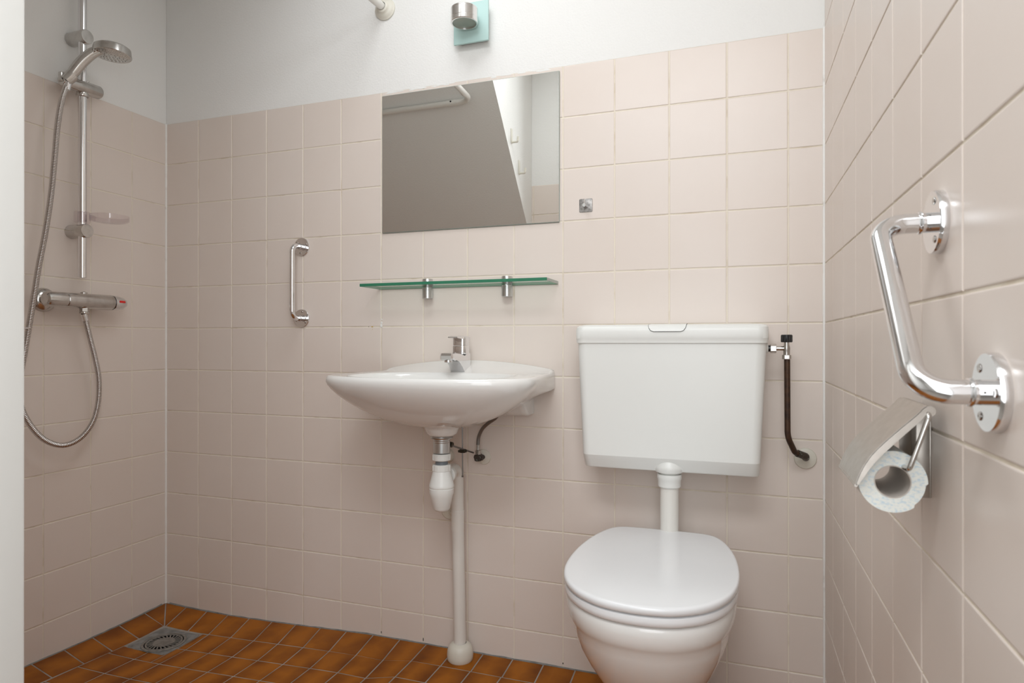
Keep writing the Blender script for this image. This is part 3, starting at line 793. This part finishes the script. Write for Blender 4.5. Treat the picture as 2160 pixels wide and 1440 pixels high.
# blanked pipe cover
bm = NB(); lathe(bm, [(0, 0), (.021, 0), (.0225, .002), (.020, .008), (.010, .012), (0, .0125)], (1.1565, 0, .602), (0, -1, 0), 36)
tag(obj('pipe_cover', bm, M['plastic_cream']), 'cream round wall cover half hidden behind the basin trap', 'pipe cover')

# ------------------------------------------------------------------ pop-up linkage
t = thing('popup_linkage', 'thin metal pop-up rods clamped crosswise beside the trap', 'rod', (1.25, -.10, .6382))
bm = NB(); tube(bm, [(-.001, 0, .088), (.0, 0, -.075)], .0020, 8); lathe(bm, [(0, -.078), (.003, -.078), (.003, -.073), (0, -.073)], n=10); obj('vertical_rod', bm, M['braid'], t)
bm = NB(); p0 = Vector((.001, -.1+.024, .026)); p1 = Vector((.008, .062, -.016)); tube(bm, [p0, p1], .0027, 8); obj('horizontal_rod', bm, M['braid'], t)
bm = NB(); box(bm, -.008, .009, -.006, .006, -.0065, .0045, .0015); cyl(bm, (-.012, -.004, -.002), (.014, -.002, 0), .004, 12, .0005); obj('rod_clamp', bm, M['steel_dark'], t)
bm = NB(); lathe(bm, [(0, 0), (.008, 0), (.008, .010), (.005, .012), (0, .012)], (-.006, -.078, .030), (.3, 1, -.3), 16); obj('ball_nut', bm, M['steel_dark'], t)

# ------------------------------------------------------------------ angle valve with flexible hose
t = thing('angle_valve', 'tarnished angle valve with flexible hose under the right side of the washbasin', 'valve', (1.2775, 0, .6045))
bm = NB(); lathe(bm, [(0, 0), (.0225, 0), (.0235, .002), (.022, .0055), (.010, .0085), (0, .009)], (0, 0, 0), (0, -1, 0), 36); obj('rosette', bm, M['plastic_cream'], t)
bm = NB(); tube(bm, [(0, -.002, 0), (-.003, -.045, .006)], .0075, 14); lathe(bm, [(0, 0), (.010, 0), (.0115, .003), (.0115, .014), (.009, .018), (0, .018)], (-.004, -.038, -.006), (0, 0, 1), 16)
cyl(bm, (-.003, -.050, .004), (-.001, -.024, .004), .0105, 8, .001); cyl(bm, (-.016, -.038, .006), (.012, -.038, .002), .0065, 10, .001)
obj('valve_body', bm, M['verdigris'], t)
bm = NB(); hexnut(bm, (-.0045, -.038, .013), (-.0045, -.038, .026), .0095); obj('nut', bm, M['chrome_worn'], t)
bm = NB(); tube(bm, spline([(-.0045, -.038, .024), (-.0043, -.038, .045), (-.001, -.039, .068), (.012, -.042, .092), (.032, -.045, .110), (.058, -.05, .128), (.075, -.06, .15)], 8), .0054, 12); obj('hose', bm, M['braid'], t)
bm = NB(); cyl(bm, (-.0045, -.038, .026), (-.0043, -.038, .043), .0062, 16, .0008); obj('ferrule', bm, M['chrome_worn'], t)

# ------------------------------------------------------------------ cistern
CX = 1.8425
t = thing('cistern', 'white plastic wall-hung toilet cistern above the toilet', 'cistern', (CX, 0, 0))
def rr_ring(hw, y0, y1, z, r, n=12):
    out = []
    for cx_, cy_, a0 in ((hw-r, y1-.0003-.003, 0), (-(hw-r), y1-.0003-.003, 90), (-(hw-r), y0+r, 180), (hw-r, y0+r, 270)):
        rr2 = r if a0 >= 180 else .003
        cx2 = cx_ if a0 >= 180 else (hw-.003)*(1 if a0 == 0 else -1)
        for k in range(n+1):
            a = math.radians(a0+90*k/n); out.append((cx2+rr2*math.cos(a), cy_+rr2*math.sin(a), z))
    return out
bm = NB()
loft(bm, [rr_ring(.19, -.085, 0, .6225, .02), rr_ring(.2195, -.1375, 0, .6235, .022), rr_ring(.2202, -.1400, 0, .6255, .022), rr_ring(.2215, -.1588, 0, .6560, .022), rr_ring(.2220, -.1602, 0, .6595, .022), rr_ring(.2355, -.160, 0, .94, .024), rr_ring(.2360, -.160, 0, .965, .024)])
obj('tank', bm, M['plastic'], t, angle=13)
bm = NB()
loft(bm, [rr_ring(.2375, -.1625, 0, .9535, .024), rr_ring(.2395, -.1645, 0, .9545, .025), rr_ring(.2400, -.165, 0, .965, .025), rr_ring(.2405, -.1652, 0, .9655, .025), rr_ring(.2412, -.1645, 0, .985, .026), rr_ring(.240, -.1620, 0, .9945, .026), rr_ring(.235, -.155, 0, .9995, .024), rr_ring(.225, -.142, 0, 1.002, .02), rr_ring(.2, -.11, 0, 1.003, .02)])
lid_ = obj('lid', bm, M['plastic'], t, angle=40)
# flush plate let into the front edge of the lid
bm = NB()
def button(k, dy, g):
    pts = [(-.047, -.112, 1.0035), (-.047, -.150, 1.0017), (-.047, -.1585, .9985), (-.0455, -.1635, .9925), (-.041, -.1655, .986), (-.034, -.1662, .983)]
    pts = [(x*k, y, z) for x, y, z in pts]
    return pts
L_ = button(1, 0, 0)
rows_ = [[(x, y-.0006, z+.0006) for x, y, z in [(lp[0], lp[1], lp[2]), (lp[0]*.5, lp[1], lp[2]), (0, lp[1], lp[2]), (-lp[0]*.5, lp[1], lp[2]), (-lp[0], lp[1], lp[2])]] for lp in L_]
V = [[bm.verts.new(p) for p in r_] for r_ in rows_]
for a, b in zip(V, V[1:]):
    for i in range(4): bm.faces.new((a[i], a[i+1], b[i+1], b[i]))
obj('flush_button', bm, M['plastic'], lid_, angle=60)
bm = NB(); e = [Vector(p) for p in L_]; path = e + [Vector((-p.x, p.y, p.z)) for p in e[::-1]]
tube(bm, [p+Vector((0, -.0003, .0002)) for p in path], .0006, 6); obj('button_gap', bm, M['black_hole'], lid_)
# outlet dome
bm = NB(); lathe(bm, [(0, .068), (.012, .0665), (.023, .0600), (.0320, .0495), (.0375, .0375), (.0385, .030), (.035, .0215), (.026, .018), (.022, .010), (0, .010)], (.002, -.124, .600), n=40)
obj('outlet', bm, M['plastic'], t)
FX, FY = 1.8445, -.122
t = thing('flush_pipe', 'white flush pipe between the cistern and the toilet bowl', 'pipe', (FX, FY, 0))
bm = NB(); lathe(bm, [(0, .581), (.0265, .581), (.029, .584), (.0295, .600), (.031, .603), (.0315, .613), (.0300, .6155), (0, .6155)], n=40); obj('nut', bm, M['plastic'], t)
bm = NB(); tube(bm, [(0, 0, .60), (0, 0, .43), (0, 0, .3965)], .0235, 32); obj('pipe', bm, M['pipe_white'], t)

# cistern supply valve and pipe
t = thing('supply_valve', 'chrome stop valve with a black knob on the right of the cistern', 'valve', (2.1275, -.085, .9405))
bm = NB(); lathe(bm, [(0, .0155), (.0128, .0155), (.0134, .0165), (.0130, .0335), (.0122, .0345), (0, .0345)], n=32)
for k in range(16):
    a = 2*PI*k/16; cyl(bm, (.0128*math.cos(a), .0128*math.sin(a), .017), (.0126*math.cos(a), .0126*math.sin(a), .033), .0009, 6)
obj('knob', bm, M['black'], t, label='black ribbed knob')
bm = NB(); lathe(bm, [(0, -.018), (.0078, -.018), (.0078, -.004), (.0085, 0), (.0078, .004), (.0062, .009), (.0062, .016), (0, .016)], n=24)
tube(bm, [(0, 0, 0), (-.024, 0, 0)], .0055, 16); obj('body', bm, M['chrome_worn'], t)
bm = NB(); hexnut(bm, (0, 0, -.027), (0, 0, -.016), .0105); obj('lower_nut', bm, M['chrome_worn'], t)
bm = NB(); hexnut(bm, (-.038, 0, 0), (-.024, 0, 0), .0118); obj('side_nut', bm, M['chrome_worn'], t)
bm = NB(); cyl(bm, (-.0435, 0, 0), (-.037, 0, 0), .0085, 20); obj('gasket', bm, M['black'], t)
bm = NB(); cyl(bm, (-.0500, 0, 0), (-.0430, 0, 0), .0115, 24, .002); obj('washer', bm, M['plastic'], t)
t = thing('supply_pipe', 'dark brown copper water pipe bending into the wall right of the cistern', 'pipe', (2.1285, -.085, .915))
bm = NB(); tube(bm, fillet([(0, 0, .002), (.0012, .002, -.196), (.020, .030, -.238), (.0425, .050, -.249)], [.05, .02], 12), .0072, 20); obj('pipe', bm, M['copper'], t)
bm = NB(); tube(bm, fillet([(.0265, .036, -.2415), (.047, .052, -.2505), (.0500, .083, -.2600)], .012, 8), .0092, 20); obj('elbow', bm, M['verdigris'], t)
bm = NB(); lathe(bm, [(0, 0), (.0265, 0), (.0275, .002), (.0255, .0065), (.012, .011), (0, .0115)], (.0492, .085, -.2608), (0, -1, 0), 40)
obj('rosette', bm, M['plastic_cream'], t, label='round cream cover at the wall')

# ------------------------------------------------------------------ toilet
TCX = 1.8325
t = thing('toilet', 'white ceramic toilet with the lid closed below the cistern', 'toilet', (TCX, 0, 0))
hl = [(0, -.1245), (.06, -.1250), (.105, -.130), (.130, -.146), (.150, -.185), (.167, -.245), (.1775, -.31), (.182, -.375), (.1815, -.43), (.176, -.48), (.162, -.53), (.138, -.573), (.105, -.606), (.06, -.630), (0, -.6385)]
full = [Vector((x, y, 0)) for x, y in hl] + [Vector((-x, y, 0)) for x, y in hl[1:-1][::-1]] + [Vector((0, -.1245, 0))]
TO = spline(full, 8)[:-1]
tc = Vector((0, -.39, 0))
def tring(s, z, dy=0, sy=None, back=None):
    out = []
    for p in TO:
        q = p-tc; y = tc.y+dy+q.y*(sy if sy else s)
        if back is not None: y = min(y, back)
        out.append((q.x*s, y, z))
    return out
bm = NB(); ZL = .4705
loft(bm, [tring(.94, ZL-.0165), tring(.985, ZL-.0160), tring(.998, ZL-.012), tring(1.0, ZL-.006), tring(.994, ZL-.0022), tring(.982, ZL-.0004), tring(.96, ZL), tring(.6, ZL+.0012), tring(.2, ZL+.0016)])
obj('lid', bm, M['seat_white'], t, angle=50)
bm = NB()
loft(bm, [tring(.93, ZL-.0385), tring(.975, ZL-.038), tring(.988, ZL-.034), tring(.992, ZL-.027), tring(.985, ZL-.0205), tring(.955, ZL-.0180)])
obj('seat', bm, M['seat_white'], t, angle=50)
bm = NB()
rg = [tring(.90, ZL-.040), tring(.955, ZL-.0415), tring(.968, ZL-.046), tring(.970, ZL-.060), tring(.964, ZL-.070), tring(.952, ZL-.081), tring(.932, ZL-.089, 0), tring(.915, ZL-.097, .001), tring(.898, ZL-.115, .003),
      tring(.845, ZL-.150, .006), tring(.755, ZL-.190, .012), tring(.650, ZL-.230, .020), tring(.555, ZL-.270, .032), tring(.49, ZL-.31, .044), tring(.46, ZL-.35, .055), tring(.46, .04, .06), tring(.50, .012, .06), tring(.51, -.001, .06)]
loft(bm, rg)
# rear shelf and foot
loft(bm, [[(x*f, y, z) for x, y in ((-.10, -.02), (.10, -.02), (.11, -.25), (-.11, -.25))] for f, z in ((1, ZL-.055), (1.0, ZL-.10), (.62, ZL-.17), (.55, .0))])
lathe(bm, [(0, .0), (.032, 0), (.034, .003), (.034, .03), (0, .03)], (.012, -.122, .366), n=32)
obj('bowl', bm, M['ceramic'], t, angle=50)
for s in (-1, 1):
    bm = NB(); cyl(bm, (s*.075-.02, -.122, ZL-.026), (s*.075+.02, -.122, ZL-.026), .008, 16, .001); obj('hinge', bm, M['chrome'], t)

# ------------------------------------------------------------------ paper holder and roll
t = thing('paper_holder', 'steel toilet paper holder with a curved cover on the right wall', 'paper holder', (XR, -.95, .825))
bm = NB(); box(bm, -.0022, -.0003, -.0, .085, -.052, .052, .0008)
box(bm, -.016, -.0018, -.0, .0022, -.052, .050, .0006); box(bm, -.016, -.0018, .083, .085, -.052, .050, .0006)
obj('back_plate', bm, M['steel'], t)
bm = NB()
cp = spline([(-.0195, .0610, 0), (-.0235, .0580, 0), (-.029, .0513, 0), (-.0462, .0343, 0), (-.0627, .0171, 0), (-.073, .0047, 0), (-.0804, -.0073, 0), (-.0858, -.0195, 0), (-.0892, -.0295, 0)], 4)
cp2 = [(p.x, p.y) for p in cp]
ya, yb = -.062, .056
def strip(bm, off, y0, y1, t_=.0012):
    A = []
    for (x, z) in cp2: A.append([(x, y0, z), (x, y1, z), (x-t_*.6, y1, z+t_*.7), (x-t_*.6, y0, z+t_*.7)])
    loft(bm, A)
strip(bm, 0, ya, yb)
# turned-down side lips
for y in (ya, yb-.0012):
    A = []
    for i, (x, z) in enumerate(cp2):
        w = .001+.0065*math.sin(PI*i/(len(cp2)-1))**.6
        A.append([(x-.0004, y, z+.0004), (x-.0004, y+.0012, z+.0004), (x+w*.70, y+.0012, z-w*.72), (x+w*.70, y, z-w*.72)])
    loft(bm, A)
tube(bm, [(-.0893, ya, -.0305), (-.0893, yb, -.0305)], .0018, 8)
obj('cover', bm, M['steel'], t)
bm = NB(); tube(bm, [(-.0165, ya+.004, .0555), (-.0165, yb+.001, .0555)], .0060, 16); obj('hinge', bm, M['steel'], t)
bm = NB(); tube(bm, fillet([(-.0185, -.02, .0520), (-.0185, -.0655, .0520), (-.0375, -.0635, -.0090), (-.0470, .050, -.0103)], .005, 6), .0028, 14); obj('wire_arm', bm, M['chrome_worn'], t)
t = thing('toilet_roll', 'toilet paper roll with bluish flecks hanging in the steel holder', 'toilet roll', (XR-.0500, -.945, .7985))
Rr_, rc = .0348, .0187
N = 96
bm = NB()
def pr(a):
    # loose outer end of the paper: a step on the wall side
    a = a % (2*PI)
    return Rr_ + (.0016*math.cos(3*a+1) if False else 0) + (-.0022 if 0.0 > a-2*PI+0 > -.9 else 0)
def rring(rf, y): return [(rf(2*PI*i/N)*math.cos(2*PI*i/N), y, rf(2*PI*i/N)*math.sin(2*PI*i/N)) for i in range(N)]
y0, y1 = -.052, .050
loft(bm, [rring(lambda a: rc, y0), rring(pr, y0), rring(pr, y1), rring(lambda a: rc, y1)], cap0=False, cap1=False)
obj('paper', bm, M['paper'], t, angle=30)
bm = NB(); loft(bm, [rring(lambda a: rc, y0-.0003), rring(lambda a: rc-.0012, y0-.0003), rring(lambda a: rc-.0012, y1), rring(lambda a: rc, y1), rring(lambda a: rc, y0)], cap0=False, cap1=False)
obj('core', bm, M['cardboard'], t)
